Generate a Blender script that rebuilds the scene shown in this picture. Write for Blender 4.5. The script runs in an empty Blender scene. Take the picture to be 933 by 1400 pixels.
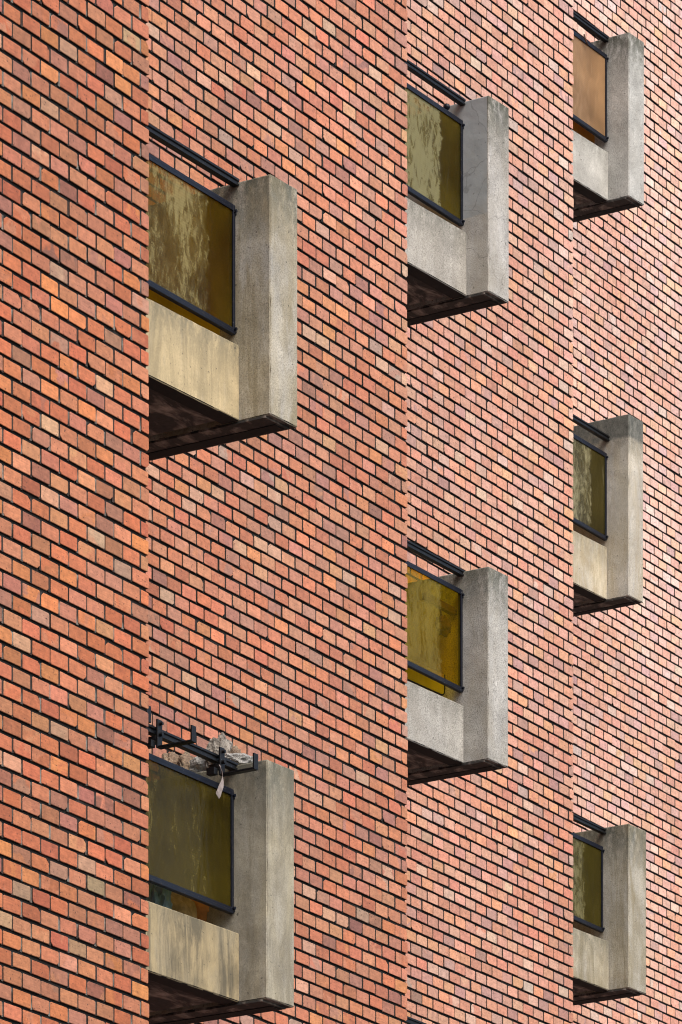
import bpy, bmesh, math, random
import numpy as np
from mathutils import Vector, Matrix, noise
random.seed(7); rng = np.random.default_rng(7)
sc = bpy.context.scene; COL = sc.collection

# ------------------------------------------------------------------ survey of the place
F, CX, YH = 6800.0, 466.5, 3075.0          # lens of the (rising-front) camera, in photo pixels
AL = math.radians(31.6)
A = (math.sin(AL), math.cos(AL)); B = (-math.cos(AL), math.sin(AL))
CAMZ = 1.6
H, W = 0.075, 0.1378                        # brick course and header pitch
DB = 2.0287                                 # how far each wall steps back
BW = [12.1116 + DB*k for k in range(5)]     # front plane of each wall
BF = [12.7448 + DB*(k-1) for k in range(5)] # front plane of the balcony cheek walls (k = wall index)
def on_b(x, y, b):
    u = (x-CX)/F; z = b/(u*B[0]+B[1]); return z*(u*A[0]+A[1]), CAMZ+(YH-y)/F*z
def on_a(x, y, a):
    u = (x-CX)/F; z = a/(u*A[0]+A[1]); return z*(u*B[0]+B[1]), CAMZ+(YH-y)/F*z
AE = [on_b(203.7, 0, BW[0])[0], on_b(557.3, 0, BW[1])[0], on_b(784.3, 0, BW[2])[0]]
AE.append(AE[2]+5.59); AE.append(AE[3]+5.59)
A0 = on_b(-60, 0, BW[0])[0]-2.6
TOPZ = 23.0

# ------------------------------------------------------------------ materials
def mat(name):
    m = bpy.data.materials.new(name); m.use_nodes = True
    nt = m.node_tree; bs = nt.nodes['Principled BSDF']; return m, nt, bs
def N(nt, t, **kw):
    n = nt.nodes.new(t)
    for k, v in kw.items():
        if hasattr(n, k) and k not in n.inputs: setattr(n, k, v)
        else: n.inputs[k].default_value = v
    return n
def ramp(nt, src, stops):
    r = nt.nodes.new('ShaderNodeValToRGB'); e = r.color_ramp.elements
    while len(e) < len(stops): e.new(0.5)
    for i, (p, c) in enumerate(stops):
        e[i].position = p; e[i].color = (c, c, c, 1) if not isinstance(c, tuple) else (*c, 1)
    nt.links.new(src, r.inputs[0]); return r.outputs[0]
def mix(nt, f, a, b, mode='MIX'):
    m = nt.nodes.new('ShaderNodeMix'); m.data_type = 'RGBA'; m.blend_type = mode
    for i, v in ((0, f), (6, a), (7, b)):
        if isinstance(v, (int, float)): m.inputs[i].default_value = v
        elif isinstance(v, tuple): m.inputs[i].default_value = (*v, 1)
        else: nt.links.new(v, m.inputs[i])
    return m.outputs[2]
def noi(nt, vec, scale, detail=3, rough=.55, dist=0):
    n = nt.nodes.new('ShaderNodeTexNoise'); n.inputs['Scale'].default_value = scale
    n.inputs['Detail'].default_value = detail; n.inputs['Roughness'].default_value = rough
    n.inputs['Distortion'].default_value = dist
    nt.links.new(vec, n.inputs['Vector']); return n.outputs[0]
def mapped(nt, vec, scale=(1,1,1), loc=(0,0,0)):
    m = nt.nodes.new('ShaderNodeMapping'); m.inputs['Scale'].default_value = scale; m.inputs['Location'].default_value = loc
    nt.links.new(vec, m.inputs['Vector']); return m.outputs[0]
def bump(nt, h, strength, dist, prev=None):
    b = nt.nodes.new('ShaderNodeBump'); b.inputs['Strength'].default_value = strength; b.inputs['Distance'].default_value = dist
    nt.links.new(h, b.inputs['Height'])
    if prev: nt.links.new(prev, b.inputs['Normal'])
    return b.outputs[0]

def brick_mat():
    m, nt, bs = mat('fired_brick'); L = nt.links.new
    att = N(nt, 'ShaderNodeAttribute', attribute_name='tint'); sec = N(nt, 'ShaderNodeAttribute', attribute_name='tint_two')
    pos = N(nt, 'ShaderNodeAttribute', attribute_name='own'); v = pos.outputs['Vector']   # each brick has its own piece of the pattern
    big = noi(nt, mapped(nt, v, (1,1,1)), 9, 2, .5, .8)
    two = ramp(nt, big, [(.49, 0.0), (.55, 1.0)])
    f = nt.nodes.new('ShaderNodeMath'); f.operation = 'MULTIPLY'; L(two, f.inputs[0]); L(sec.outputs['Alpha'], f.inputs[1])
    c = mix(nt, f.outputs[0], att.outputs['Color'], sec.outputs['Color'])
    mot = noi(nt, v, 38, 4, .6)
    c = mix(nt, 1.0, c, ramp(nt, mot, [(.28, .76), (.72, 1.18)]), 'MULTIPLY')
    lay = noi(nt, mapped(nt, v, (6, 6, 60)), 3, 3, .6)
    c = mix(nt, 1.0, c, ramp(nt, lay, [(.3, .84), (.7, 1.12)]), 'MULTIPLY')
    pit = noi(nt, v, 95, 2, .5)
    c = mix(nt, ramp(nt, pit, [(.66, 0.0), (.72, .85)]), c, (.06, .028, .02))
    L(c, bs.inputs['Base Color']); bs.inputs['Roughness'].default_value = .62; bs.inputs['Specular IOR Level'].default_value = .35
    n1 = bump(nt, mot, .35, .004); n2 = bump(nt, pit, .3, .003, n1); L(n2, bs.inputs['Normal'])
    return m
def mortar_mat(name, dark, light, lo, hi):
    m, nt, bs = mat(name); L = nt.links.new
    tc = N(nt, 'ShaderNodeTexCoord'); v = tc.outputs['Object']
    a = noi(nt, v, 7, 3, .6); b = noi(nt, v, 120, 3, .6)
    c = mix(nt, ramp(nt, a, [(lo, 0.0), (hi, 1.0)]), dark, light)
    c = mix(nt, 1.0, c, ramp(nt, b, [(.3, .7), (.7, 1.25)]), 'MULTIPLY')
    L(c, bs.inputs['Base Color']); bs.inputs['Roughness'].default_value = .95
    L(bump(nt, b, .6, .004), bs.inputs['Normal']); return m
def far_brick_mat():
    m, nt, bs = mat('brickwork'); L = nt.links.new
    tc = N(nt, 'ShaderNodeTexCoord'); sep = N(nt, 'ShaderNodeSeparateXYZ'); L(tc.outputs['Object'], sep.inputs[0])
    ad = N(nt, 'ShaderNodeMath', operation='ADD'); L(sep.outputs[0], ad.inputs[0]); L(sep.outputs[1], ad.inputs[1])
    cb = N(nt, 'ShaderNodeCombineXYZ'); L(ad.outputs[0], cb.inputs[0]); L(sep.outputs[2], cb.inputs[1])
    br = N(nt, 'ShaderNodeTexBrick'); L(cb.outputs[0], br.inputs['Vector'])
    for k, vv in (('Scale', 1.0), ('Brick Width', W), ('Row Height', H), ('Mortar Size', .006), ('Color1', (.42,.16,.09,1)), ('Color2', (.27,.10,.075,1)), ('Mortar', (.03,.028,.026,1))):
        br.inputs[k].default_value = vv
    L(br.outputs['Color'], bs.inputs['Base Color']); bs.inputs['Roughness'].default_value = .7
    L(bump(nt, br.outputs['Fac'], -.8, .01), bs.inputs['Normal']); return m

def concrete_mat(name, base=(.40,.39,.36), stain=(.26,.22,.13), amt=.5, speck=.5, warm=(.52,.43,.26), wamt=.0, top=1.16, cap=0.0, seed=0.0, crack=0.0, patch=None):
    """cast concrete with exposed grit, run-off streaks and a lichen-dark top edge; object space, z up from the soffit"""
    m, nt, bs = mat(name); L = nt.links.new
    tc = N(nt, 'ShaderNodeTexCoord'); o = mapped(nt, tc.outputs['Object'], (1,1,1), (seed, seed*.7, 0))
    raw = N(nt, 'ShaderNodeSeparateXYZ'); L(tc.outputs['Object'], raw.inputs[0]); z = raw.outputs[2]
    cloud = noi(nt, o, 5, 4, .6)
    c = mix(nt, 1.0, base, ramp(nt, cloud, [(.28, .68), (.72, 1.20)]), 'MULTIPLY')
    w = noi(nt, mapped(nt, o, (5, 5, 1.6)), 1.4, 4, .6, .4)
    c = mix(nt, ramp(nt, w, [(.5-wamt*.35, 0.0), (.78-wamt*.35, wamt)]), c, warm)
    st = noi(nt, mapped(nt, o, (8, 8, 1.5)), 1.0, 6, .72, 1.0)
    c = mix(nt, ramp(nt, st, [(.43, 0.0), (.60, min(1, amt*1.25))]), c, stain)
    st2 = noi(nt, mapped(nt, o, (24, 24, 2.4), (3, 1, 2)), 1.0, 4, .6, .2)
    c = mix(nt, ramp(nt, st2, [(.60, 0.0), (.80, amt*.35)]), c, (.55, .52, .45))
    # dark lichen along the top
    mr = N(nt, 'ShaderNodeMapRange'); L(z, mr.inputs[0]); mr.inputs[1].default_value = top-.34; mr.inputs[2].default_value = top
    gn = noi(nt, mapped(nt, o, (1,1,.5)), 26, 5, .7)
    mu = N(nt, 'ShaderNodeMath', operation='MULTIPLY'); L(mr.outputs[0], mu.inputs[0]); L(ramp(nt, gn, [(.32, 0.0), (.54, 1.0)]), mu.inputs[1])
    c = mix(nt, mu.outputs[0], c, (.10, .105, .085))
    if cap > 0:
        nz = noi(nt, o, 9, 2); ad = N(nt, 'ShaderNodeMath', operation='MULTIPLY_ADD'); L(nz, ad.inputs[0]); ad.inputs[1].default_value = .05; L(z, ad.inputs[2])
        st_ = N(nt, 'ShaderNodeMapRange'); L(ad.outputs[0], st_.inputs[0]); st_.inputs[1].default_value = top-cap+.02; st_.inputs[2].default_value = top-cap+.045
        c = mix(nt, st_.outputs[0], c, mix(nt, ramp(nt, gn, [(.3, 0.0), (.7, 1.0)]), (.20, .20, .175), (.085, .088, .08)))
    grit = noi(nt, o, 150, 3, .8)
    if patch:   # smooth repair render over the upper part of the cheek wall
        nz = noi(nt, o, 6, 2); ad = N(nt, 'ShaderNodeMath', operation='MULTIPLY_ADD'); L(nz, ad.inputs[0]); ad.inputs[1].default_value = .05; L(z, ad.inputs[2])
        ps = N(nt, 'ShaderNodeMapRange'); L(ad.outputs[0], ps.inputs[0]); ps.inputs[1].default_value = patch+.02; ps.inputs[2].default_value = patch+.03
        fa = N(nt, 'ShaderNodeMath', operation='GREATER_THAN'); sk_ = N(nt, 'ShaderNodeMath', operation='MULTIPLY_ADD'); L(raw.outputs[0], sk_.inputs[0]); sk_.inputs[1].default_value = .07; L(raw.outputs[1], sk_.inputs[2]); L(sk_.outputs[0], fa.inputs[0]); fa.inputs[1].default_value = .012
        mm = N(nt, 'ShaderNodeMath', operation='MULTIPLY'); L(ps.outputs[0], mm.inputs[0]); L(fa.outputs[0], mm.inputs[1])
    sp = ramp(nt, grit, [(.34, 1-speck*.95), (.5, 1.0), (.66, 1+speck*.65)])
    if patch:
        sp = mix(nt, mm.outputs[0], sp, (1.0, 1.0, 1.0)); c = mix(nt, mm.outputs[0], c, mix(nt, 1.0, (.33, .35, .36), ramp(nt, cloud, [(.25, .82), (.75, 1.12)]), 'MULTIPLY'))
    c = mix(nt, 1.0, c, sp, 'MULTIPLY')
    blot = noi(nt, mapped(nt, o, (1, 1, .7), (9, 4, 2)), 3.2, 5, .7, .6); c = mix(nt, ramp(nt, blot, [(.50, 0.0), (.64, .55*amt+.15)]), c, stain)
    pore = noi(nt, o, 60, 2, .5); c = mix(nt, ramp(nt, pore, [(.70, 0.0), (.74, .8)]), c, (.07, .065, .055))
    if crack > 0:
        vo = N(nt, 'ShaderNodeTexVoronoi', feature='DISTANCE_TO_EDGE'); vo.inputs['Scale'].default_value = 3.1
        wn = N(nt, 'ShaderNodeTexNoise'); wn.inputs['Scale'].default_value = 9; L(o, wn.inputs['Vector'])
        av = N(nt, 'ShaderNodeVectorMath', operation='MULTIPLY_ADD'); L(wn.outputs['Color'], av.inputs[0]); av.inputs[1].default_value = (.09,)*3; L(o, av.inputs[2])
        L(av.outputs[0], vo.inputs['Vector'])
        c = mix(nt, ramp(nt, vo.outputs['Distance'], [(.002, crack), (.009, 0.0)]), c, (.10, .095, .085))
    L(c, bs.inputs['Base Color']); bs.inputs['Roughness'].default_value = .88; bs.inputs['Specular IOR Level'].default_value = .3
    n1 = bump(nt, grit, .3*speck+.1, .003); n2 = bump(nt, cloud, .3, .012, n1); L(n2, bs.inputs['Normal'])
    return m
def soffit_mat():
    m, nt, bs = mat('shaded_soffit'); L = nt.links.new
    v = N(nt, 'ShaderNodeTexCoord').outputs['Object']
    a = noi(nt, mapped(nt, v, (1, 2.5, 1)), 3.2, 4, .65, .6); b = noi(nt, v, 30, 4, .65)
    c = mix(nt, ramp(nt, a, [(.50, 0.0), (.68, 1.0)]), (.034, .031, .029), (.36, .30, .26))  # near-black base paints in the shade under the slab; paler patches over it
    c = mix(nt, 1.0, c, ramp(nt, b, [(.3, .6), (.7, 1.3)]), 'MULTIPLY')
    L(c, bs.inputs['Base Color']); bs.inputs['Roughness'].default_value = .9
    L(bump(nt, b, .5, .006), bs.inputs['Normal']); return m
def plain(name, col, rough=.5, metal=0, bs_scale=60, bs_str=.2, var=.25, spec=.5):
    m, nt, bs = mat(name); L = nt.links.new
    v = N(nt, 'ShaderNodeTexCoord').outputs['Object']; n = noi(nt, v, bs_scale, 4, .6)
    L(mix(nt, 1.0, col, ramp(nt, n, [(.25, 1-var), (.75, 1+var)]), 'MULTIPLY'), bs.inputs['Base Color'])
    bs.inputs['Roughness'].default_value = rough; bs.inputs['Metallic'].default_value = metal; bs.inputs['Specular IOR Level'].default_value = spec
    L(bump(nt, n, bs_str, .003), bs.inputs['Normal']); return m
def paint_mat(name, col):
    m, nt, bs = mat(name); L = nt.links.new
    v = N(nt, 'ShaderNodeTexCoord').outputs['Object']; n = noi(nt, v, 45, 4, .6); n2 = noi(nt, v, 160, 3, .6)
    c = mix(nt, ramp(nt, n, [(.60, 0.0), (.70, .7)]), col, (.035, .028, .024))
    c = mix(nt, ramp(nt, n2, [(.68, 0.0), (.74, .8)]), c, (.25, .25, .26))
    L(c, bs.inputs['Base Color']); bs.inputs['Roughness'].default_value = .42; bs.inputs['Specular IOR Level'].default_value = .3
    L(bump(nt, n, .3, .002), bs.inputs['Normal']); return m
def glass_mat(name, tint=(.62,.47,.06), body=(.20,.155,.022), film=(.42,.37,.17), refl_amt=.6, clear=.22, seed=0.0, trans=.05, frosted=False, streak=(.5,.60), edge=-.46, dense=.24):  # film: pale colour of the painted reflection
    """old wired cast glass: yellow in transmission, wavy in reflection, a paler reflection painted on the face"""
    m, nt, bs = mat(name); L = nt.links.new
    v = mapped(nt, N(nt, 'ShaderNodeTexCoord').outputs['Object'], (1,1,1), (seed, 0, seed*.37))
    wav = noi(nt, mapped(nt, v, (7, 7, 3.2)), 1.3, 2, .5, .8)
    fine = noi(nt, mapped(nt, v, (20, 20, 9)), 1.5, 6, .72, .7)
    wv = N(nt, 'ShaderNodeTexWave', bands_direction='Z', wave_type='BANDS'); wv.inputs['Scale'].default_value = 24; wv.inputs['Distortion'].default_value = .8; wv.inputs['Detail'].default_value = 1; L(v, wv.inputs['Vector'])
    # paler reflection painted on the pane away from the cheek wall, ragged edge
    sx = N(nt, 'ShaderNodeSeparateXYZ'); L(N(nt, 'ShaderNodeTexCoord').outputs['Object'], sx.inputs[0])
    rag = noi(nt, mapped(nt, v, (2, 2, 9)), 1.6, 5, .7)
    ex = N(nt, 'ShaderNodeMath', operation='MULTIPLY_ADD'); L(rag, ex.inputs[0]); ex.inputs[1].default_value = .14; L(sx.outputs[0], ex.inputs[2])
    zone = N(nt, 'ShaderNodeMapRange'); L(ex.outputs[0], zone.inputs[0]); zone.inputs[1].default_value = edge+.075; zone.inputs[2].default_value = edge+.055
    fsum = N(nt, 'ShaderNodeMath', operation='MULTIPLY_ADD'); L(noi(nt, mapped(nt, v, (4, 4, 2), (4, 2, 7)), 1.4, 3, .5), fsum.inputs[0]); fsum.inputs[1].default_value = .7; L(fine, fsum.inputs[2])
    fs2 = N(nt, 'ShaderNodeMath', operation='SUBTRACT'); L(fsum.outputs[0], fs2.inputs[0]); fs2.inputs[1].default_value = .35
    refl_f = ramp(nt, fs2.outputs[0], [(streak[0]-.12, refl_amt*dense*.3), (streak[0]-.01, refl_amt*dense), (streak[1]+.06, refl_amt*.8)])
    mu = N(nt, 'ShaderNodeMath', operation='MULTIPLY'); L(refl_f, mu.inputs[0]); L(zone.outputs[0], mu.inputs[1])
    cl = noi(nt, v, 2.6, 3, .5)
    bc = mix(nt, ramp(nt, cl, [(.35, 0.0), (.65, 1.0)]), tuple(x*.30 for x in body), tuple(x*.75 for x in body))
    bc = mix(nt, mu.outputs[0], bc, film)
    scr = noi(nt, mapped(nt, v, (60, 60, 3), (5, 2, 1)), 1.0, 3, .5); 
    bc = mix(nt, ramp(nt, scr, [(.70, 0.0), (.76, .5)]), bc, tuple(x*1.1 for x in film))
    bc = mix(nt, 1.0, bc, ramp(nt, wv.outputs[0], [(.0, .93), (.5, 1.0), (1.0, 1.05)]), 'MULTIPLY')
    L(bc, bs.inputs['Base Color'])
    bs.inputs['Roughness'].default_value = .34 if frosted else .10
    bs.inputs['IOR'].default_value = 1.31
    nb = bump(nt, wav, .35, .03); nb = bump(nt, fine, .25, .006, nb); nb = bump(nt, wv.outputs[0], .05, .002, nb)
    L(nb, bs.inputs['Normal'])
    tl = N(nt, 'ShaderNodeBsdfTranslucent'); tl.inputs['Color'].default_value = (*tint, 1)
    tr = N(nt, 'ShaderNodeBsdfTransparent'); tr.inputs['Color'].default_value = (*tuple(min(1, x*1.25) for x in tint), 1)
    m1 = N(nt, 'ShaderNodeMixShader'); m1.inputs[0].default_value = trans; L(bs.outputs[0], m1.inputs[1]); L(tl.outputs[0], m1.inputs[2])
    m2 = N(nt, 'ShaderNodeMixShader'); L(m1.outputs[0], m2.inputs[1]); L(tr.outputs[0], m2.inputs[2])
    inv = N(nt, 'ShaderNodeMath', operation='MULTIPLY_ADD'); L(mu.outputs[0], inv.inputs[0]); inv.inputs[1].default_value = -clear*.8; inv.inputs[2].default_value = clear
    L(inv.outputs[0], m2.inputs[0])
    L(m2.outputs[0], nt.nodes['Material Output'].inputs['Surface']); return m

M_BRICK = brick_mat()
M_BED = mortar_mat('raked_mortar', (.007,.0065,.006), (.05,.045,.04), .58, .74)
M_HEADS = [mortar_mat('pointing_mortar', (.035,.022,.018), (.22,.205,.18), .50, .64), mortar_mat('dark_pointing_mortar', (.012,.010,.009), (.06,.053,.047), .58, .74),
           mortar_mat('red_pointing_mortar', (.026,.014,.012), (.07,.05,.045), .55, .74), mortar_mat('rust_pointing_mortar', (.040,.020,.016), (.09,.065,.055), .52, .75)]
M_FARBRICK = far_brick_mat(); M_SOFFIT = soffit_mat()
M_FRAME = paint_mat('navy_frame_paint', (.005,.0075,.016)); M_RAIL = paint_mat('black_rail_paint', (.006,.0065,.008))
M_GROOVE = plain('black_groove', (.006,.006,.006), .95)  # near-black colour for the drip groove, thin strip and parapet underside

# ------------------------------------------------------------------ mesh helpers
def link(name, me, parent=None, loc=(0,0,0)):
    o = bpy.data.objects.new(name, me); COL.objects.link(o); o.location = loc
    if parent: o.parent = parent
    return o
def from_bm(name, bm, mats, parent=None, loc=(0,0,0), smooth=False):
    me = bpy.data.meshes.new(name); bmesh.ops.recalc_face_normals(bm, faces=bm.faces); bm.to_mesh(me); bm.free()
    for m in (mats if isinstance(mats, (list, tuple)) else [mats]): me.materials.append(m)
    if smooth:
        for p in me.polygons: p.use_smooth = True
    return link(name, me, parent, loc)
def box(bm, x0, x1, y0, y1, z0, z1, mi=0, bev=0, seg=2):
    r = bmesh.ops.create_cube(bm, size=1); vs = r['verts']
    for v in vs: v.co = Vector(((x0+x1)/2+v.co.x*(x1-x0), (y0+y1)/2+v.co.y*(y1-y0), (z0+z1)/2+v.co.z*(z1-z0)))
    fs = {f for v in vs for f in v.link_faces}
    for f in fs: f.material_index = mi
    if bev:
        r = bmesh.ops.bevel(bm, geom=list({e for v in vs for e in v.link_edges}), offset=bev, segments=seg, profile=.5, affect='EDGES')
        for f in r['faces']: f.material_index = mi
def slab_rough(bm, x0, x1, y0, y1, z0, z1, step=.03, amp=.0025, bev=.006, mi=0, seed=0, under=1):
    """a cast block whose arrises wander slightly and are chipped here and there"""
    def ax(a, b):
        n = max(1, int((b-a)/step)); l = [a, a+bev] + [a+(b-a)*i/n for i in range(1, n)] + [b-bev, b]
        return sorted(set(round(q, 5) for q in l if a <= q <= b))
    X, Y, Z = ax(x0,x1), ax(y0,y1), ax(z0,z1); vd = {}
    def V(i, j, k):
        key = (i, j, k)
        if key in vd: return vd[key]
        p = Vector((X[i], Y[j], Z[k])); ed = []
        for q, l, a0, a1 in ((i, X, x0, x1), (j, Y, y0, y1), (k, Z, z0, z1)):
            ed.append(-1 if q == 0 else (1 if q == len(l)-1 else 0))
        ne = sum(1 for e in ed if e)
        s = noise.noise(p*19+Vector((seed, 3, 1)))
        if ne >= 2:
            chip = max(0, noise.noise(p*34+Vector((7, seed, 2)))-.42)*.02
            d = bev*.45+chip+abs(s)*amp
            p = p - Vector(ed)*d
        else: p = p + Vector(ed)*s*amp*.5
        vd[key] = bm.verts.new(p); return vd[key]
    nx, ny, nz = len(X)-1, len(Y)-1, len(Z)-1; zb = Z[0]+bev*1.2
    def q(*vs):
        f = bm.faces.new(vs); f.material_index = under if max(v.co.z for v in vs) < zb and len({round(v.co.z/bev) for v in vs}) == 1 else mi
    for i in range(nx):
        for j in range(ny): q(V(i,j,0),V(i,j+1,0),V(i+1,j+1,0),V(i+1,j,0)); q(V(i,j,nz),V(i+1,j,nz),V(i+1,j+1,nz),V(i,j+1,nz))
        for k in range(nz): q(V(i,0,k),V(i+1,0,k),V(i+1,0,k+1),V(i,0,k+1)); q(V(i,ny,k),V(i,ny,k+1),V(i+1,ny,k+1),V(i+1,ny,k))
    for j in range(ny):
        for k in range(nz): q(V(0,j,k),V(0,j,k+1),V(0,j+1,k+1),V(0,j+1,k)); q(V(nx,j,k),V(nx,j+1,k),V(nx,j+1,k+1),V(nx,j,k+1))
def lump(bm, c, r, sq=(1,1,1), rough=.35, seed=0, sub=3, fr=1.6, mi=0):
    r_ = bmesh.ops.create_icosphere(bm, subdivisions=sub, radius=1)
    for v in r_['verts']:
        d = v.co.normalized(); k = 1+rough*(noise.noise(d*fr+Vector((seed, seed*2.3, 1)))*1.2+noise.noise(d*fr*2.7+Vector((seed*3, 1, seed)))*.6)
        v.co = Vector((c[0]+d.x*r*sq[0]*k, c[1]+d.y*r*sq[1]*k, c[2]+d.z*r*sq[2]*k))
        for f in v.link_faces: f.material_index = mi
def tube(bm, pts, r, n=8, mi=0):
    rings = []
    for i, p in enumerate(pts):
        p = Vector(p); t = (Vector(pts[min(i+1, len(pts)-1)])-Vector(pts[max(i-1, 0)])).normalized()
        u = t.orthogonal().normalized(); w = t.cross(u); rr = r[i] if isinstance(r, (list, tuple)) else r
        rings.append([bm.verts.new(p+(u*math.cos(q)+w*math.sin(q))*rr) for q in (2*math.pi*k/n for k in range(n))])
    for a, b in zip(rings, rings[1:]):
        for k in range(n): f = bm.faces.new((a[k], a[(k+1)%n], b[(k+1)%n], b[k])); f.material_index = mi
    for e in (rings[0], rings[-1]):
        f = bm.faces.new(e); f.material_index = mi

# ------------------------------------------------------------------ the building
OX, OY = AE[0], BW[0]     # building origin: foot of the first corner
bld = bpy.data.objects.new('brick_building', None); COL.objects.link(bld)
bld.location = (OX*A[0]+OY*B[0], OX*A[1]+OY*B[1], 0); bld.rotation_euler = (0, 0, math.pi/2-AL)
bld['label'] = 'red brick block of stepped walls with projecting concrete balconies'; bld['category'] = 'building'

def s2l(c): return tuple(((v/255+.055)/1.055)**2.4 if v > 10 else v/255/12.92 for v in c)
PAL = [(29,(203,124,98)),(24,(204,108,74)),(8,(216,126,76)),(14,(184,94,66)),(11,(170,110,100)),(4.5,(208,156,134)),(3.5,(206,136,100)),(.9,(168,138,126)),(3.0,(135,84,78)),(8,(196,120,94))]
PW = np.array([p[0] for p in PAL], float); PW /= PW.sum(); PC = np.array([s2l(p[1]) for p in PAL])
ALB = np.array([.81,.93,.79]); PM = (PC*PW[:,None]).sum(0)
OCT = None
def brick_sheet(u0, u1, end_fixed, z0, z1, n_depth, uaxis, plane, flip, pale, grime=None, skip=None):
    """arrays for bricks laid on a plane. uaxis 'x' (wall face, front towards -y) or 'y' (return face, front towards +x)."""
    rows = range(int(math.floor(z0/H)), int(math.ceil(z1/H))); out = []
    gb, gh = .0142, .0116
    for r in rows:
        off = 0 if r % 2 == 0 else W/2
        u = u1; first = True
        while u > u0:
            w = (W if off == 0 else W/2) if first else W
            a, b = max(u0, u-w+gh), u
            if not first or not end_fixed: a, b = max(u0, u-w+gh*.5), u-gh*.5
            if b-a > .02: out.append((a, b, r*H+gb/2, (r+1)*H-gb/2, 1 if first and end_fixed else 0))
            u -= w if not (first and end_fixed) else w-gh*.5; first = False
    Q = np.array(out); n = len(Q)
    j = lambda s: rng.normal(0, s, n)
    a = Q[:,0]+np.clip(j(.0011),-.0025,.0025); b = Q[:,1]+np.where(Q[:,4] > 0, j(.0012), np.clip(j(.0011),-.0025,.0025))
    rowj = {}; 
    z0_ = Q[:,2]+j(.0009); z1_ = Q[:,3]+j(.0009)
    wav = 0.0022*np.sin(Q[:,2]*3.1+1)*np.sin(Q[:,0]*1.7)
    z0_ += wav; z1_ += wav
    pr = np.clip(j(.0016), -.004, .004)
    # octagon: corner cut per corner
    cut = np.clip(.0028+np.abs(rng.normal(0,.0018,(n,4))), .002, .008)
    chip = rng.random((n,4)) < .055; cut = np.where(chip, .008+rng.random((n,4))*.014, cut)
    ca = np.minimum(cut, (b-a)[:,None]*.4)
    sk = j(.0009)   # slight rotation
    P = np.zeros((n,8,2))
    P[:,0] = np.stack([a+ca[:,0], z0_], 1); P[:,1] = np.stack([b-ca[:,1], z0_+sk], 1)
    P[:,2] = np.stack([b, z0_+sk+ca[:,1]*.8], 1); P[:,3] = np.stack([b, z1_+sk-ca[:,2]*.8], 1)
    P[:,4] = np.stack([b-ca[:,2], z1_+sk], 1); P[:,5] = np.stack([a+ca[:,3], z1_], 1)
    P[:,6] = np.stack([a, z1_-ca[:,3]*.8], 1); P[:,7] = np.stack([a, z0_+ca[:,0]*.8], 1)
    ctr = P.mean(1, keepdims=True); half = np.stack([(b-a)/2, (z1_-z0_)/2], 1)[:,None,:]
    inner = ctr+(P-ctr)*(1-.0018/half)
    dep = np.where(Q[:,4] > 0, .099 if uaxis == 'x' else .045, .045)
    V = np.zeros((n,24,3))
    for k, (pp, d) in enumerate(((P, dep[:,None]*np.ones((1,8))), (P, (.0022+pr)[:,None]*np.ones((1,8))), (inner, pr[:,None]*np.ones((1,8))))):
        V[:,k*8:(k+1)*8,0] = pp[:,:,0]; V[:,k*8:(k+1)*8,1] = d; V[:,k*8:(k+1)*8,2] = pp[:,:,1]
    if uaxis == 'x': V[:,:,1] += plane
    else:
        U = V[:,:,0].copy(); D = V[:,:,1].copy(); V[:,:,0] = plane-D; V[:,:,1] = U
    idx = rng.choice(len(PAL), n, p=PW); c1 = (PC[idx]*.68+PM*.32)*ALB
    idx2 = rng.choice(len(PAL), n, p=PW); c2 = (PC[idx2]*.85+PM*.15)*ALB
    lf = .07*np.sin(Q[:,0]*1.3+1.7*np.sin(Q[:,2]*.9+plane))+.05*np.sin(Q[:,2]*2.3+Q[:,0]*.7); br = np.exp(rng.normal(0, .10, (n,1))+lf[:,None]); c1 = c1*br*np.exp(rng.normal(0,.05,(n,3)))
    lum = c1.mean(1, keepdims=True); 
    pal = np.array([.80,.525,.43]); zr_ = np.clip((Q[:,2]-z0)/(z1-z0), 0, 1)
    # paleness drifts slowly across the wall and grows towards its top
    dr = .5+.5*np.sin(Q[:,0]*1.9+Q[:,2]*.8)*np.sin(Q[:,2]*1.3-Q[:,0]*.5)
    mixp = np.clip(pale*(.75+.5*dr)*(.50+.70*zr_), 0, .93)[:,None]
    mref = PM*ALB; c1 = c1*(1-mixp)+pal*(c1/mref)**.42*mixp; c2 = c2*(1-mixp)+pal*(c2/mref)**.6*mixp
    if grime is not None:
        g = grime(Q[:,0], Q[:,2])[:,None]; gc = np.array([.27,.19,.12])
        c1 = c1*(1-g)+gc*g*(.7+.6*lum/.3)
    amt = np.where(rng.random(n) < .32, rng.random(n)*.9, 0.0)
    own = V+rng.uniform(-50, 50, (n,1,3))
    return V, c1, c2, amt, own, Q[:,4]
QT = [(k*8+i, k*8+(i+1)%8, (k+1)*8+(i+1)%8, (k+1)*8+i) for k in (0,1) for i in range(8)]+[(16,17,18,19),(16,19,20,23),(20,21,22,23)]
QT = np.array(QT)
def quads_mesh(name, verts, quads, mi, mats, attrs=None):
    me = bpy.data.meshes.new(name); nv, nq = len(verts), len(quads)
    me.vertices.add(nv); me.vertices.foreach_set('co', verts.astype(np.float32).ravel())
    me.loops.add(nq*4); me.loops.foreach_set('vertex_index', quads.astype(np.int32).ravel())
    me.polygons.add(nq); me.polygons.foreach_set('loop_start', np.arange(0, nq*4, 4, dtype=np.int32))
    me.polygons.foreach_set('material_index', mi.astype(np.int32))
    for m in mats: me.materials.append(m)
    me.polygons.foreach_set('use_smooth', np.zeros(nq, dtype=bool))
    me.update(calc_edges=True)
    for k, (typ, dat) in (attrs or {}).items():
        at = me.attributes.new(k, typ, 'POINT')
        at.data.foreach_set('color' if 'COLOR' in typ else 'vector', dat.astype(np.float32).ravel())
    return me
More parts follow.
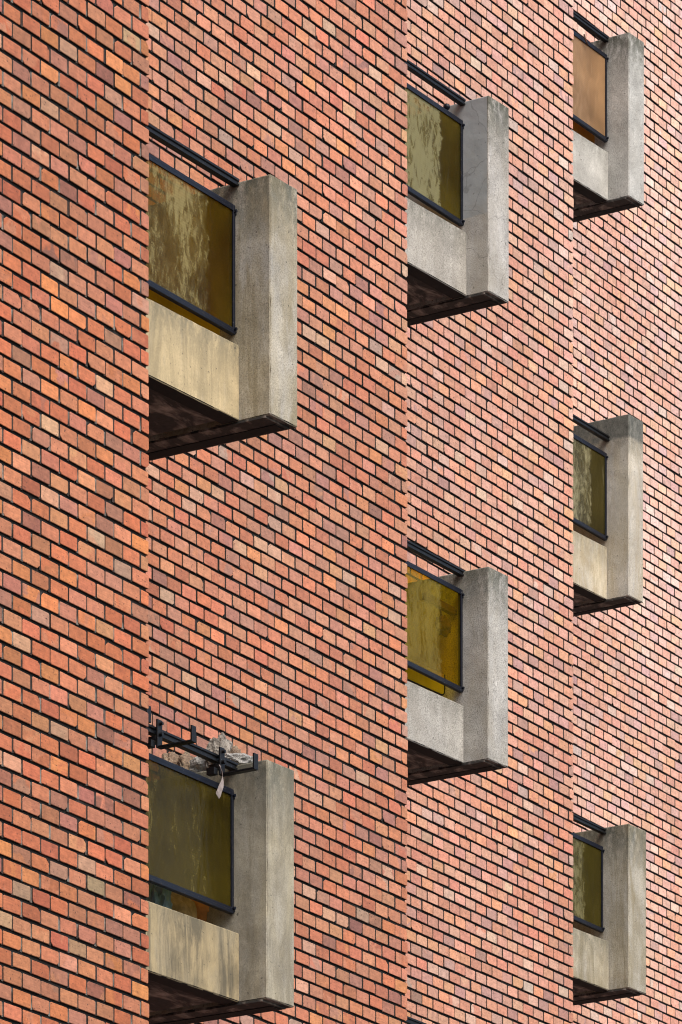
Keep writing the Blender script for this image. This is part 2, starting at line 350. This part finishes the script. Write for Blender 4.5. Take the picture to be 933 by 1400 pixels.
def np_box(x0,x1,y0,y1,z0,z1):
    v = np.array([(x,y,z) for z in (z0,z1) for y in (y0,y1) for x in (x0,x1)])
    q = np.array([(0,2,3,1),(4,5,7,6),(0,1,5,4),(2,6,7,3),(0,4,6,2),(1,3,7,5)]); return v, q

def grime1(u, z):   # greyish weathering on the second wall, under its upper balcony
    return np.clip(1.15-np.hypot((u-.6)/1.3, (z-8.9)/1.5), 0, 1)*.55*rng.random(len(u))**.6
ZR = [(6.0, 12.6), (6.6, 14.9), (8.0, 17.0), (9.2, 19.3)]
for k in range(4):
    bk = BW[k]-OY; u1 = AE[k]-OX; u0 = (AE[k-1]-OX) if k else A0-OX
    zl, zh = ZR[k]; zl = math.floor(zl/H)*H; zh = math.ceil(zh/H)*H
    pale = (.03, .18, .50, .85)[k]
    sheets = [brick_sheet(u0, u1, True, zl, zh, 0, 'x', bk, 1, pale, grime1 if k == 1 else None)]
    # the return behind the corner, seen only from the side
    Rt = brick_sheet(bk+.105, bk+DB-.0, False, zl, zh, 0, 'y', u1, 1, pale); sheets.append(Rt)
    sheets_fix = [q[5] for q in sheets]; sheets = [q[:5] for q in sheets]
    Vs, Qs, Ms, T1, T2, OW, nb = [], [], [], [], [], [], 0
    for V, c1, c2, amt, own in sheets:
        n = len(V); Vs.append(V.reshape(-1,3)); Qs.append((QT[None]+nb+np.arange(n)[:,None,None]*24).reshape(-1,4)); nb += n*24
        mm_ = np.zeros((n, len(QT))); mm_[sheets_fix[len(Ms)] < .5, :8] = 1; mm_[:, [0, 1, 5, 6, 7]] = 1; Ms.append(mm_.ravel()); T1.append(np.repeat(np.c_[c1, np.ones(n)], 24, 0)); T2.append(np.repeat(np.c_[c2, amt], 24, 0)); OW.append(own.reshape(-1,3))
    # mortar: the bed plane set well back, and pointing between headers nearer the face
    extra = [(np_box(u0-.02 if k else u0, u1-.010, bk+.010, bk+4.5, zl, zh), 1)]
    if k < 3 or True: extra[0] = (np_box(u0-(.010 if k else 0), u1-.010, bk+.010, bk+DB+.5, zl, zh), 1)
    V = sheets[0][0]; n = len(V)
    x_r = V[:,2,0]; zc0 = V[:,0,2]; zc1 = V[:,4,2]
    keep = x_r < u1-.02; rec = (.0025, .003, .0025, .0025)[k]+np.abs(rng.normal(0,.0015,n))
    hv, hq, hm = [], [], []
    vb = np.zeros((keep.sum(),8,3)); xr = x_r[keep]; a0, a1 = zc0[keep]-.001, zc1[keep]-.002; rr = rec[keep]
    for q_, (dx, dy, dz) in enumerate([(x,y,z) for z in (0,1) for y in (0,1) for x in (0,1)]):
        vb[:,q_,0] = xr-.003+dx*.0187; vb[:,q_,1] = bk+np.minimum(rr,.009) if dy == 0 else bk+.02; vb[:,q_,2] = a0 if dz == 0 else a1
    bq = np.array([(0,2,3,1),(4,5,7,6),(0,1,5,4)]); m_ = len(vb)
    Vs.append(vb.reshape(-1,3)); Qs.append((bq[None]+nb+np.arange(m_)[:,None,None]*8).reshape(-1,4)); nb += m_*8; Ms.append(np.full(m_*3, 2))
    cnt = m_*8
    for (bv, bq2), mi in extra:
        Vs.append(bv); Qs.append(bq2+nb); nb += 8; Ms.append(np.full(6, mi)); cnt += 8
    # plain brickwork above and below the surveyed band
    for zz in ((0, zl), (zh, TOPZ)):
        bv, bq2 = np_box(u0-(.01 if k else 0), u1, bk, bk+DB+.5, *zz); Vs.append(bv); Qs.append(bq2+nb); nb += 8; Ms.append(np.full(6, 3)); cnt += 8
    z4 = np.zeros((cnt,4)); z3 = np.zeros((cnt,3))
    me = quads_mesh('wall', np.concatenate(Vs), np.concatenate(Qs), np.concatenate(Ms), [M_BRICK, M_BED, M_HEADS[k], M_FARBRICK],
        {'tint': ('FLOAT_COLOR', np.concatenate(T1+[z4])), 'tint_two': ('FLOAT_COLOR', np.concatenate(T2+[z4])), 'own': ('FLOAT_VECTOR', np.concatenate(OW+[z3]))})
    w = link('wall', me, bld)
    w['label'] = ['nearest brick wall, at the left edge, cut by no balcony', 'brick wall with two weathered balconies, the stained beige ones', 'brick wall carrying the clean grey balconies', 'farthest and palest brick wall, with three small balconies'][k]
# flat roof with coping
M_COPE = concrete_mat('coping_concrete', top=TOPZ+2)
bm = bmesh.new()
for k in range(4):
    u0 = (AE[k-1]-OX) if k else A0-OX
    box(bm, u0-.05, AE[k]-OX+.06, BW[k]-OY-.06, BW[k]-OY+7, TOPZ+.002, TOPZ+.2)
from_bm('roof', bm, M_COPE, bld)
# body of the building behind
bm = bmesh.new(); box(bm, A0-OX, AE[3]-OX-.5, BW[3]-OY+.6, BW[3]-OY+10, 0, TOPZ); box(bm, AE[3]-OX-.4, AE[4]-OX+6, BW[4]-OY, BW[4]-OY+8, 0, TOPZ+.003); from_bm('rear_block', bm, M_FARBRICK, bld)
# coping

# ------------------------------------------------------------------ balconies
C = concrete_mat
BAL = [
 dict(w=1, xr=407.5, ybr=585, xm=370, ytm=237, xp=328, ypt=470.5, xg=319.5, ygt=281, ygb=460, xrl=323, yrl=250,
   conc=C('concrete_stained_beige', (.40,.385,.345), (.22,.185,.11), .50, .42, (.46,.39,.24), .45, seed=1.0), pconc=C('parapet_stained_beige', (.44,.40,.32), (.25,.21,.13), .45, .18, (.56,.45,.26), .9, top=.50, seed=2.0),
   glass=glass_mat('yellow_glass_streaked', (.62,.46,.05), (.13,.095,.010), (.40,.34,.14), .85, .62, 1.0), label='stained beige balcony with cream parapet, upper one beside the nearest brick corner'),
 dict(w=1, xr=403, ybr=1378, xm=365.5, ytm=1038, xp=328, ypt=1275, xg=317.5, ygt=1080, ygb=1252, xrl=321, yrl=1049,
   conc=C('concrete_olive_stained', (.33,.315,.27), (.17,.15,.105), .50, .25, (.42,.37,.24), .5, seed=5.3), pconc=C('parapet_olive_stained', (.30,.27,.20), (.10,.09,.065), .65, .10, (.40,.32,.18), .8, top=.56, seed=6.1),
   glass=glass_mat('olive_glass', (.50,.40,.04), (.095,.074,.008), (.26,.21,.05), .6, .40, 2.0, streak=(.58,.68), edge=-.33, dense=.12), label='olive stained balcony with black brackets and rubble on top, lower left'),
 dict(w=2, xr=696.6, ybr=414, xm=668.6, ytm=129.5, xp=639, ypt=316, xg=631.5, ygt=165, ygb=311, xrl=633.5, yrl=140,
   conc=C('concrete_patched_grey', (.45,.44,.42), (.30,.27,.21), .25, .50, (.50,.46,.36), .2, seed=8.2, crack=.38, patch=.47), pconc=C('parapet_grey', (.45,.43,.39), (.22,.20,.17), .25, .55, (.50,.46,.36), .2, top=.52, seed=9.0),
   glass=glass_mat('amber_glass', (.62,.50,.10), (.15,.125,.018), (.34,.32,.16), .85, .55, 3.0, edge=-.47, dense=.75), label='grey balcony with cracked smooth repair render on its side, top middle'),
 dict(w=2, xr=695.6, ybr=1050, xm=668.3, ytm=774, xp=635, ypt=963.5, xg=631, ygt=807, ygb=949, xrl=631.5, yrl=784,
   conc=C('concrete_clean_grey', (.42,.415,.395), (.29,.26,.20), .22, .62, (.46,.43,.34), .15, seed=11.0), pconc=C('parapet_clean_grey', (.42,.41,.38), (.24,.22,.19), .22, .6, (.46,.43,.34), .15, top=.54, seed=12.0),
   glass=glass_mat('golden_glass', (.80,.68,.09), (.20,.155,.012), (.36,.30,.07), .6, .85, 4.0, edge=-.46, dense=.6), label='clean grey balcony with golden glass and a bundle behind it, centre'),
 dict(w=3, xr=881.6, ybr=281, xm=860.6, ytm=43, xp=832.7, ypt=206.5, xg=829, ygt=75, ygb=196, xrl=829.7, yrl=54,
   conc=C('concrete_pale_speckled', (.50,.50,.475), (.30,.28,.24), .15, .5, (.5,.47,.4), .1, seed=14.0), pconc=C('parapet_pale', (.53,.52,.48), (.28,.26,.23), .15, .35, (.5,.47,.4), .1, top=.52, seed=15.0),
   glass=glass_mat('frosted_bronze_glass', (.62,.36,.16), (.62,.38,.19), (.62,.42,.25), .3, .10, 5.0, .25, True), label='pale grey balcony with frosted bronze glass, highest at the right'),
 dict(w=3, xr=880.3, ybr=824.7, xm=860.4, ytm=565.5, xp=831, ypt=747, xg=828.5, ygt=620, ygb=741, xrl=831.3, yrl=600,
   conc=C('concrete_dark_topped', (.50,.48,.44), (.36,.30,.20), .45, .40, (.60,.54,.40), .4, top=1.30, cap=.17, seed=17.0), pconc=C('parapet_brown_streaked', (.52,.485,.41), (.35,.28,.17), .5, .2, (.62,.52,.32), .5, top=.54, seed=18.0),
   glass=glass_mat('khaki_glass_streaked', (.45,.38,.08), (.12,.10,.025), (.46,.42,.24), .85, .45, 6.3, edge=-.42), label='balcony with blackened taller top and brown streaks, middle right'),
 dict(w=3, xr=884.3, ybr=1360, xm=860.3, ytm=1126, xp=833.3, ypt=1286, xg=823.5, ygt=1158, ygb=1277, xrl=826.5, yrl=1137.5,
   conc=C('concrete_grimy_grey', (.40,.385,.34), (.22,.185,.11), .55, .40, (.44,.39,.27), .4, seed=20.0), pconc=C('parapet_grimy_grey', (.42,.39,.32), (.20,.17,.10), .55, .3, (.44,.37,.22), .4, top=.5, seed=21.0),
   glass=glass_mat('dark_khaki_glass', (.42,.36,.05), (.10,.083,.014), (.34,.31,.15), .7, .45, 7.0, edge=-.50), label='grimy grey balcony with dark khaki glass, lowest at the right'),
 dict(w=2, xr=696.0, ybr=1688, xm=668.3, ytm=1416, xp=635, ypt=1604, xg=631, ygt=1446, ygb=1588, xrl=631.5, yrl=1424,
   conc=C('concrete_lowest_grey', seed=23.0), pconc=C('parapet_lowest_grey', top=.5, seed=24.0), glass=glass_mat('lowest_glass', seed=8.0), label='balcony at the bottom edge of which only the handrail shows, middle'),
]
BOBJ = []; SKEW = .070; SKF = .028     # the balcony fronts are cast a few degrees off the wall line
RAILP = [(-.024,.024),(-.012,.030),(.012,.030),(.024,.024),(.024,.010),(.014,.004),(.014,-.006),(.024,-.012),(.024,-.026),(-.024,-.026),(-.024,-.012),(-.014,-.006),(-.014,.004),(-.024,.010)]
def extrude_profile(bm, prof, x0, x1, y, z, s=1.0):
    r0 = [bm.verts.new((x0, y+p*s, z+q*s)) for p, q in prof]; r1 = [bm.verts.new((x1, y+p*s, z+q*s)) for p, q in prof]
    n = len(prof)
    for i in range(n): bm.faces.new((r0[i], r0[(i+1)%n], r1[(i+1)%n], r1[i]))
    bm.faces.new(r0[::-1]); bm.faces.new(r1)
for bi, d in enumerate(BAL):
    k = d['w']; bf = BF[k]; ar, z0 = on_b(d['xr'], d['ybr'], bf); am = ar-.2
    for _ in range(5): am, z1 = on_b(d['xm'], d['ytm'], bf+SKEW*(ar-am))
    bp, _ = on_a(d['xp'], 0, am); _, zp = on_a(d['xp'], d['ypt']+1.5, am)
    bg, zgt = on_a(d['xg'], d['ygt'], am-.012); _, zgb = on_a(d['xg'], d['ygb']-1.5, am-.012)
    brl, zrl = on_a(d['xrl'], d['yrl'], am)
    left = AE[k-1]+.001-ar; D = BW[k]-bf-.001; th = am-ar   # th < 0
    bp += SKEW*th-bf; bg += SKF*th-bf; brl += SKF*th-bf; hz = z1-z0; zp -= z0; zgt -= z0; zgb -= z0; zrl -= z0
    d.update(left=left, D=D, th=th, bp=bp, bg=bg, brl=brl, hz=hz, zp=zp, zgt=zgt, zgb=zgb, zrl=zrl, o=(ar, bf, z0))
    print('BAL', bi, 'th %.3f D %.2f left %.2f bp %.3f bg %.3f brl %.3f hz %.3f zp %.3f g %.3f-%.3f rail %.3f' % (th, D, left, bp, bg, brl, hz, zp, zgb, zgt, zrl))
    loc = (ar-OX, bf-OY, z0)
    # slab with underside painted dark for its shade, a drip groove along the cheek wall
    bm = bmesh.new()
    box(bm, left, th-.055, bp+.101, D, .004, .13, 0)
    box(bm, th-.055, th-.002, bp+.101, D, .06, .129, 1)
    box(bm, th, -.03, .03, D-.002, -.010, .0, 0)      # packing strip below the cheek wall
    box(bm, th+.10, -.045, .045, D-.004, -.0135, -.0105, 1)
    o = from_bm('balcony', bm, [M_SOFFIT, M_GROOVE], bld, loc); o['label'] = d['label']
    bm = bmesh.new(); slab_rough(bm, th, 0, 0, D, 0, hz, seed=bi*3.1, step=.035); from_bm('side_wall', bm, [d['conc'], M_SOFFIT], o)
    bm = bmesh.new(); slab_rough(bm, left, th-.0015, bp, bp+.10, .0, zp, seed=bi*5.7+1, step=.04); from_bm('parapet', bm, [d['pconc'], M_GROOVE], o)
    # window frame
    fr = .018; xa, xb = left+.01, th-.012; bm = bmesh.new()
    box(bm, xa, xb, bg-.011, bg+.011, zgt-fr, zgt, 0, .003); box(bm, xa, xb, bg-.013, bg+.013, zgb, zgb+fr*1.05, 0, .003)
    box(bm, xb-fr, xb, bg-.012, bg+.012, zgb+.003, zgt-.003, 0, .003); box(bm, xa, xa+fr, bg-.012, bg+.012, zgb+.003, zgt-.003, 0, .003)
    box(bm, xa+fr-.002, xb-fr+.002, bg-.011, bg-.003, zgb+fr-.002, zgb+fr+.012, 0); box(bm, xa+fr-.002, xb-fr+.002, bg-.011, bg-.003, zgt-fr-.012, zgt-fr+.002, 0)
    for zz in (zgt-.045, zgb+.012):
        box(bm, xb-.004, th+.004, bg-.010, bg+.010, zz, zz+.026, 0, .003); tube(bm, [(xb-.008, bg-.010, zz+.013), (xb-.008, bg-.024, zz+.013)], .008)
    from_bm('glass_frame', bm, M_FRAME, o)
    bm = bmesh.new(); box(bm, xa+fr-.004, xb-fr+.004, bg-.003, bg+.003, zgb+fr-.004, zgt-fr+.004, 0)
    from_bm('glass_pane', bm, d['glass'], o)
    bm = bmesh.new(); extrude_profile(bm, RAILP, left+.003, th+.004, brl, zrl, .70); from_bm('handrail', bm, M_RAIL, o)
    BOBJ.append(o)

def tag(o, name_label, cat, group=None):
    o['label'] = name_label; o['category'] = cat
    if group: o['group'] = group
    return o
ROT = bld.rotation_euler.z
def place(name, bm, mats, bi, x, y, z, smooth=False, rz=0, sk=.070):
    """a free-standing thing at (x, y, z) of balcony bi, set down in world space"""
    ar, bf, z0 = BAL[bi]['o']; a, b = ar+x, bf+y-sk*x
    o = from_bm(name, bm, mats, None, (a*A[0]+b*B[0], a*A[1]+b*B[1], z0+z), smooth); o.rotation_euler.z = ROT+rz; return o
def px_on_b(bi, px, py, y, sk=.070):      # balcony coordinates of a photo point on the plane y behind the cheek front
    ar, bf, z0 = BAL[bi]['o']; x = BAL[bi]['th']
    for _ in range(6):
        a, z = on_b(px, py, bf+y-sk*x); x = a-ar
    return x, z-z0
def px_on_a(bi, px, py, x):
    ar, bf, z0 = BAL[bi]['o']; b, z = on_a(px, py, ar+x); return b-bf, z-z0

# ---- lower left balcony: three flat-bar brackets on the rail
d = BAL[1]; br_ = d['brl']
for xpx in (307.5, 222.0, 160.0):
    xx, _ = px_on_b(1, xpx-4, 1050, br_-.03, SKF); zr = d['zrl']; bm = bmesh.new(); w = .020
    box(bm, xx-w, xx+w, br_-.034, br_-.024, zr-.085, zr+.050, 0, .002)
    box(bm, xx-w*.9, xx+w*.9, br_-.215, br_-.035, zr-.085, zr-.075, 0, .002)
    box(bm, xx-w*.9, xx+w*.9, br_-.225, br_-.2155, zr-.085, zr-.008, 0, .002)
    box(bm, xx-.02, xx+.02, br_-.0235, br_+.03, zr-.050, zr-.0265, 0, .002); box(bm, xx-.05, xx-.018, br_-.02, br_+.025, zr-.085, zr-.0515, 0, .002)
    tube(bm, [(xx, br_-.050, zr-.02), (xx, br_-.023, zr-.02)], .010); tube(bm, [(xx, br_-.050, zr+.03), (xx, br_-.023, zr+.03)], .008)
    from_bm('bracket', bm, M_RAIL, BOBJ[1])
# torn strip hanging from the bracket
M_STRIP = plain('weathered_strip', (.36,.31,.30), .8, 0, 40, .3, .3)
xs, zs = px_on_b(1, 300, 1046, br_-.045, SKF); _, ze = px_on_b(1, 300, 1090, br_-.045, SKF)
bm = bmesh.new(); n = 14; prev = None; L0 = zs-ze
for i in range(n+1):
    t = i/n; wd = .004+.010*min(1, max(0, (t-.35)*3)); cx_ = .004*math.sin(t*5)-.012*t; yy = -.012*math.sin(t*3.2)-.03*t*(1-t)
    cur = [[bm.verts.new((cx_+s*wd*(1 if i < n else .8), yy+dy+s*.004*math.sin(6*t), -t*L0-(.009*s if i >= n-1 else 0))) for s in (-1, 0, 1)] for dy in (0, .0025)]
    if prev:
        for a_, b_ in ((0, 1), (1, 2)):
            bm.faces.new((prev[0][a_], prev[0][b_], cur[0][b_], cur[0][a_])); bm.faces.new((prev[1][b_], prev[1][a_], cur[1][a_], cur[1][b_]))
        bm.faces.new((prev[0][0], cur[0][0], cur[1][0], prev[1][0])); bm.faces.new((prev[0][2], prev[1][2], cur[1][2], cur[0][2]))
    prev = cur
tag(place('torn_strip', bm, M_STRIP, 1, xs, br_-.047, zs, sk=SKF), 'pale torn strip hanging from a black bracket in front of the olive glass', 'strip')

# rubble along the top of that balcony's cheek wall
def rock_mat(name, c1, c2, c3):
    m, nt, bs = mat(name); L = nt.links.new; v = N(nt, 'ShaderNodeTexCoord').outputs['Object']
    a = noi(nt, v, 18, 5, .7, .5); b = noi(nt, v, 55, 4, .7)
    c = mix(nt, ramp(nt, a, [(.42, 0.0), (.58, 1.0)]), c1, c2); c = mix(nt, ramp(nt, b, [(.52, 0.0), (.64, .8)]), c, c3)
    L(c, bs.inputs['Base Color']); bs.inputs['Roughness'].default_value = .95; L(bump(nt, b, .9, .01), bs.inputs['Normal']); return m
M_PALE = rock_mat('crusted_mortar', (.34,.31,.27), (.15,.13,.11), (.03,.03,.026)); M_GREYR = rock_mat('broken_concrete', (.27,.27,.26), (.36,.35,.33), (.10,.10,.09))
M_TAN = rock_mat('broken_brick', (.30,.22,.15), (.19,.13,.09), (.07,.06,.045))
xc = d['th']/2; top = d['hz']
def top_y(px, x): return px_on_a(1, px, 1040, x)[0]
def rub(name, px0, px1, py_top, x, mats, label, cat, seed, depth=.09, kind='lump', **kw):
    y0, _ = px_on_a(1, px1, 1040, x); y1, _ = px_on_a(1, px0, 1040, x); ym = (y0+y1)/2
    _, zt = px_on_a(1, (px0+px1)/2, py_top, x); h = max(.03, zt-top); bm = bmesh.new()
    ry = abs(y1-y0)/2
    if kind == 'lump':
        lump(bm, (0, 0, h*.42), 1, (depth, ry, h*.62), .26, seed, 4, 1.9)
        lump(bm, (0.01, -ry*.35, h*.35), 1, (depth*.7, ry*.55, h*.5), .35, seed+4, 4, 2.2); lump(bm, (-.02, ry*.4, h*.3), 1, (depth*.6, ry*.5, h*.45), .35, seed+9, 4, 2.2)
    for v in bm.verts: v.co.z = max(v.co.z, 0.001)
    return tag(place(name, bm, mats, 1, x, ym, top), label, cat)
rub('mortar_lump', 291, 317, 1010, xc+.02, M_PALE, 'knobbly whitish mortar lump, tallest piece on the bracketed balcony', 'rubble', 1.3)
rub('concrete_fragment', 300, 346, 1033, xc, M_GREYR, 'flat grey concrete fragment under the whitish lump and the weed', 'rubble', 6.0, .10)
rub('brick_fragment', 316, 330, 1023, xc+.05, M_TAN, 'small tan brick fragment between the whitish lump and the weed', 'rubble', 3.1, .05)
rub('broken_stone', 228, 250, 1033, xc-.02, M_TAN, 'pale tan broken stone behind the rail, leftmost of the rubble', 'rubble', 8.0, .09)
rub('sandstone_lump', 251, 268, 1033, xc, M_TAN, 'brown lump behind the rail beside the first bracket', 'rubble', 11.0, .09)
rub('cement_crust', 262, 300, 1036, xc+.03, M_GREYR, 'long low grey cement crust behind the rail between the brackets', 'rubble', 15.0, .08)
# weed
M_LEAF = plain('weed_leaf', (.09,.11,.035), .7, 0, 30, .2, .4); M_BUD = plain('weed_bud', (.16,.07,.09), .8, 0, 30, .2, .4)
yw, _ = px_on_a(1, 333, 1035, xc+.05); bm = bmesh.new(); rr = random.Random(4)
for i in range(90):
    th_ = rr.uniform(0, 2*math.pi); rd = rr.uniform(.005, .035); h = rr.uniform(.015, .085)
    c = Vector((math.cos(th_)*rd, math.sin(th_)*rd, h)); a_ = rr.uniform(0, 6.28); s = rr.uniform(.006, .013)
    u = Vector((math.cos(a_), math.sin(a_), rr.uniform(-.4, .8))).normalized()*s; w_ = u.cross(Vector((rr.uniform(-1,1), rr.uniform(-1,1), 1))).normalized()*s*.5
    vs = [bm.verts.new(c-u), bm.verts.new(c+w_), bm.verts.new(c+u), bm.verts.new(c-w_)]; f = bm.faces.new(vs); f.material_index = 1 if h > .06 or rr.random() < .3 else 0
for i in range(10):
    th_ = rr.uniform(0, 6.28); tube(bm, [(0,0,0), (math.cos(th_)*.012, math.sin(th_)*.012, .035), (math.cos(th_)*.028, math.sin(th_)*.028, rr.uniform(.05,.08))], .0015, 5)
tag(place('weed', bm, [M_LEAF, M_BUD], 1, xc+.06, yw, top+.012), 'tiny green and purple weed growing among the rubble on the cheek wall', 'plant')

# things stored inside the lower left balcony, seen in the slot below the glass
fl = .131
M_CLAY = plain('terracotta', (.60,.27,.08), .75, 0, 25, .3, .35); M_BLUE = plain('blue_plastic', (.16,.30,.42), .35, 0, 14, .5, .4); M_SACK = plain('dusty_sack', (.42,.34,.20), .9, 0, 22, .8, .5)
yb = d['bp']+.27
x, z = px_on_b(1, 269, 1236, yb); bm = bmesh.new()
tube(bm, [(0,0,0),(0,0,.02),(0,0,z-fl-.06),(0,0,z-fl-.059),(0,0,z-fl-.005),(0,0,z-fl)], [.055,.060,.088,.097,.099,.090], 28)
tag(place('flower_pot', bm, M_CLAY, 1, x, yb, fl, True), 'terracotta pot standing behind the olive stained parapet', 'pot')
x, z = px_on_b(1, 236, 1222, yb+.02); bm = bmesh.new(); lump(bm, (0,0,(z-fl)*.5), 1, (.17,.12,(z-fl)*.53), .22, 3.3, 4, 2.2)
for v in bm.verts: v.co.z = max(v.co.z, 0)
tag(place('sack', bm, M_SACK, 1, x, yb+.02, fl, True), 'dusty tan sack slumped behind the olive stained parapet', 'sack')
x, z = px_on_b(1, 208, 1207, yb-.02); bm = bmesh.new(); lump(bm, (0,0,(z-fl)*.5), 1, (.09,.10,(z-fl)*.55), .35, 9.1, 4, 3.2)
for v in bm.verts: v.co.z = max(v.co.z, 0)
tag(place('plastic_bag', bm, M_BLUE, 1, x, yb-.02, fl), 'blue plastic bag in the slot under the olive glass, against the brick corner', 'bag')

# upper middle balcony: round knob standing on the frame
d = BAL[2]; x, z = px_on_b(2, 611, 149, d['bg'], SKF); bm = bmesh.new()
tube(bm, [(0,0,-.03),(0,0,.0)], .007); lump(bm, (0,0,.014), .021, (1,1,.9), .06, 2, 3)
o = from_bm('frame_knob', bm, M_FRAME, BOBJ[2], (x, d['bg'], z), True)
# small hook on the bronze pane's frame
d = BAL[4]; x, z = px_on_b(4, 800.5, 57, d['bg']-.02, SKF); bm = bmesh.new()
tube(bm, [(-.01,0,.05),(-.012,-.006,.02),(.0,-.014,-.005),(.02,-.010,-.012),(.028,0,.0)], .006); from_bm('frame_hook', bm, plain('rusty_hook', (.08,.035,.02), .8), BOBJ[4], (x, d['bg']-.018, z))
# yellow inner sheets hung behind three parapets, seen in the slot below the pane
M_SHEET = glass_mat('yellow_sheet', (.82,.74,.12), (.46,.39,.07), (.5,.42,.12), .3, .12, 9.0, .35, True); M_SHEET2 = glass_mat('amber_sheet', (.8,.5,.08), (.42,.26,.07), (.4,.28,.1), .3, .12, 12.0, .35, True)
for bi, pxr, pyb, r, ms in ((3, 608, 952, .035, M_SHEET), (0, 303, 476, .006, M_SHEET), (4, 823, 206, .006, M_SHEET2)):
    d = BAL[bi]; yb = d['bp']+.115
    x1, zb = px_on_b(bi, pxr, pyb, yb); zt = d['zgb']+.12; x0 = d['left']+.05; bm = bmesh.new()
    pts = [(x0, zt), (x0, zb)]+[(x1-r+r*math.sin(q), zb+r-r*math.cos(q)) for q in (i*math.pi/16 for i in range(9))]+[(x1, zt)]
    f0 = [bm.verts.new((px, 0, pz)) for px, pz in pts]; f1 = [bm.verts.new((px, .006, pz)) for px, pz in pts]
    bm.faces.new(f0); bm.faces.new(f1[::-1])
    for i in range(len(pts)): bm.faces.new((f0[i], f0[(i+1)%len(pts)], f1[(i+1)%len(pts)], f1[i]))
    tube(bm, [(px, -.001, pz) for px, pz in pts[1:]], .005, 6, 1)
    from_bm('inner_sheet', bm, [ms, M_FRAME], BOBJ[bi], (0, yb, 0))
d = BAL[3]; yb = d['bp']+.115
M_RAG = plain('brown_cloth', (.035,.018,.010), .95, 0, 16, .6, .4)
yb = d['bg']+.055; x, z = px_on_b(3, 606, 868, yb); _, z2 = px_on_b(3, 606, 843, yb); bm = bmesh.new(); lump(bm, (0,0,(z2-z)/2), 1, (.066,.036,(z2-z)*.55), .25, 2.2, 4, 2)
tube(bm, [(0,.01,(z2-z)*.8),(.0,.02,(z2-z)+.06),(.0,.0,(z2-z)+.075)], .006)
tag(place('cloth_bundle', bm, M_RAG, 3, x, yb, z, True), 'dark brown cloth bundle seen through the golden glass', 'bundle')
x0, za = px_on_b(3, 572, 812, yb); x1, _ = px_on_b(3, 615, 838, yb); bm = bmesh.new(); box(bm, x0, x1, -.02, .012, -.022, .022, 0, .003)
box(bm, x1-.02, d['th'] - .001 , -.015, .008, -.012, .012)
for v in bm.verts: pass
tag(place('wooden_bar', bm, M_RAG, 3, 0, yb, za-.02), 'dark wooden bar behind the golden glass above the bundle', 'bar')

for bi, o in enumerate(BOBJ):
    th = BAL[bi]['th']
    for c in [o]+list(o.children)+[g for ch in o.children for g in ch.children]:
        ox = (c.location.x if c.parent is not bld else 0)+(c.parent.location.x if c.parent is not bld and c.parent is not o and c is not o else 0)
        sk = SKF if c.name.split('.')[0] in ('glass_frame', 'glass_pane', 'handrail', 'bracket', 'frame_knob', 'frame_hook') else SKEW
        for v in c.data.vertices: v.co.y -= sk*(v.co.x+ox)

# ------------------------------------------------------------------ ground, camera, light
def plane(name, s, z, m, x=0, y=0, sy=None):
    bm = bmesh.new(); sy = sy or s
    vs = [bm.verts.new((x+a*s, y+b*sy, z)) for a, b in ((-1,-1),(1,-1),(1,1),(-1,1))]; bm.faces.new(vs)
    o = from_bm(name, bm, m); o['kind'] = 'structure'; return o
plane('ground', 900, 0, plain('asphalt_ground', (.10,.097,.092), .9, 0, 4, .4, .3))
cam = bpy.data.cameras.new('camera'); co = bpy.data.objects.new('camera', cam); COL.objects.link(co)
co.location = (0, 0, CAMZ); co.rotation_euler = (math.radians(90), 0, 0)
cam.sensor_fit = 'HORIZONTAL'; cam.sensor_width = 36; cam.lens = F/933*36
cam.shift_x = 0; cam.shift_y = (YH-700)/933; cam.clip_start = .5; cam.clip_end = 3000
sc.camera = co
SUN_EL, SUN_DIR = math.radians(48), Vector((.62, -.78))     # towards the sun, in plan
w = bpy.data.worlds.new('World'); sc.world = w; w.use_nodes = True; nt = w.node_tree
sky = nt.nodes.new('ShaderNodeTexSky'); sky.sky_type = 'NISHITA'; sky.sun_disc = False
az = math.atan2(SUN_DIR.x, SUN_DIR.y); sky.sun_elevation = SUN_EL; sky.sun_rotation = az; sky.dust_density = 4; sky.air_density = 1.0; sky.ozone_density = 1
nt.links.new(sky.outputs[0], nt.nodes['Background'].inputs[0]); nt.nodes['Background'].inputs[1].default_value = .13
sun = bpy.data.lights.new('sun', 'SUN'); sun.energy = 1.5; sun.angle = math.radians(35); sun.color = (1, .95, .88)
so = bpy.data.objects.new('sun', sun); COL.objects.link(so)
dv = Vector((SUN_DIR.x*math.cos(SUN_EL), SUN_DIR.y*math.cos(SUN_EL), math.sin(SUN_EL))); so.rotation_euler = dv.to_track_quat('Z', 'Y').to_euler(); so.location = (10, -10, 30)
vs = sc.view_settings; vs.view_transform = 'Standard'; vs.look = 'None'; vs.gamma = 1; vs.use_curve_mapping = False; vs.exposure = 0.62
sc.cycles.filter_width = 1.1; sc.cycles.max_bounces = 8; sc.cycles.transparent_max_bounces = 12
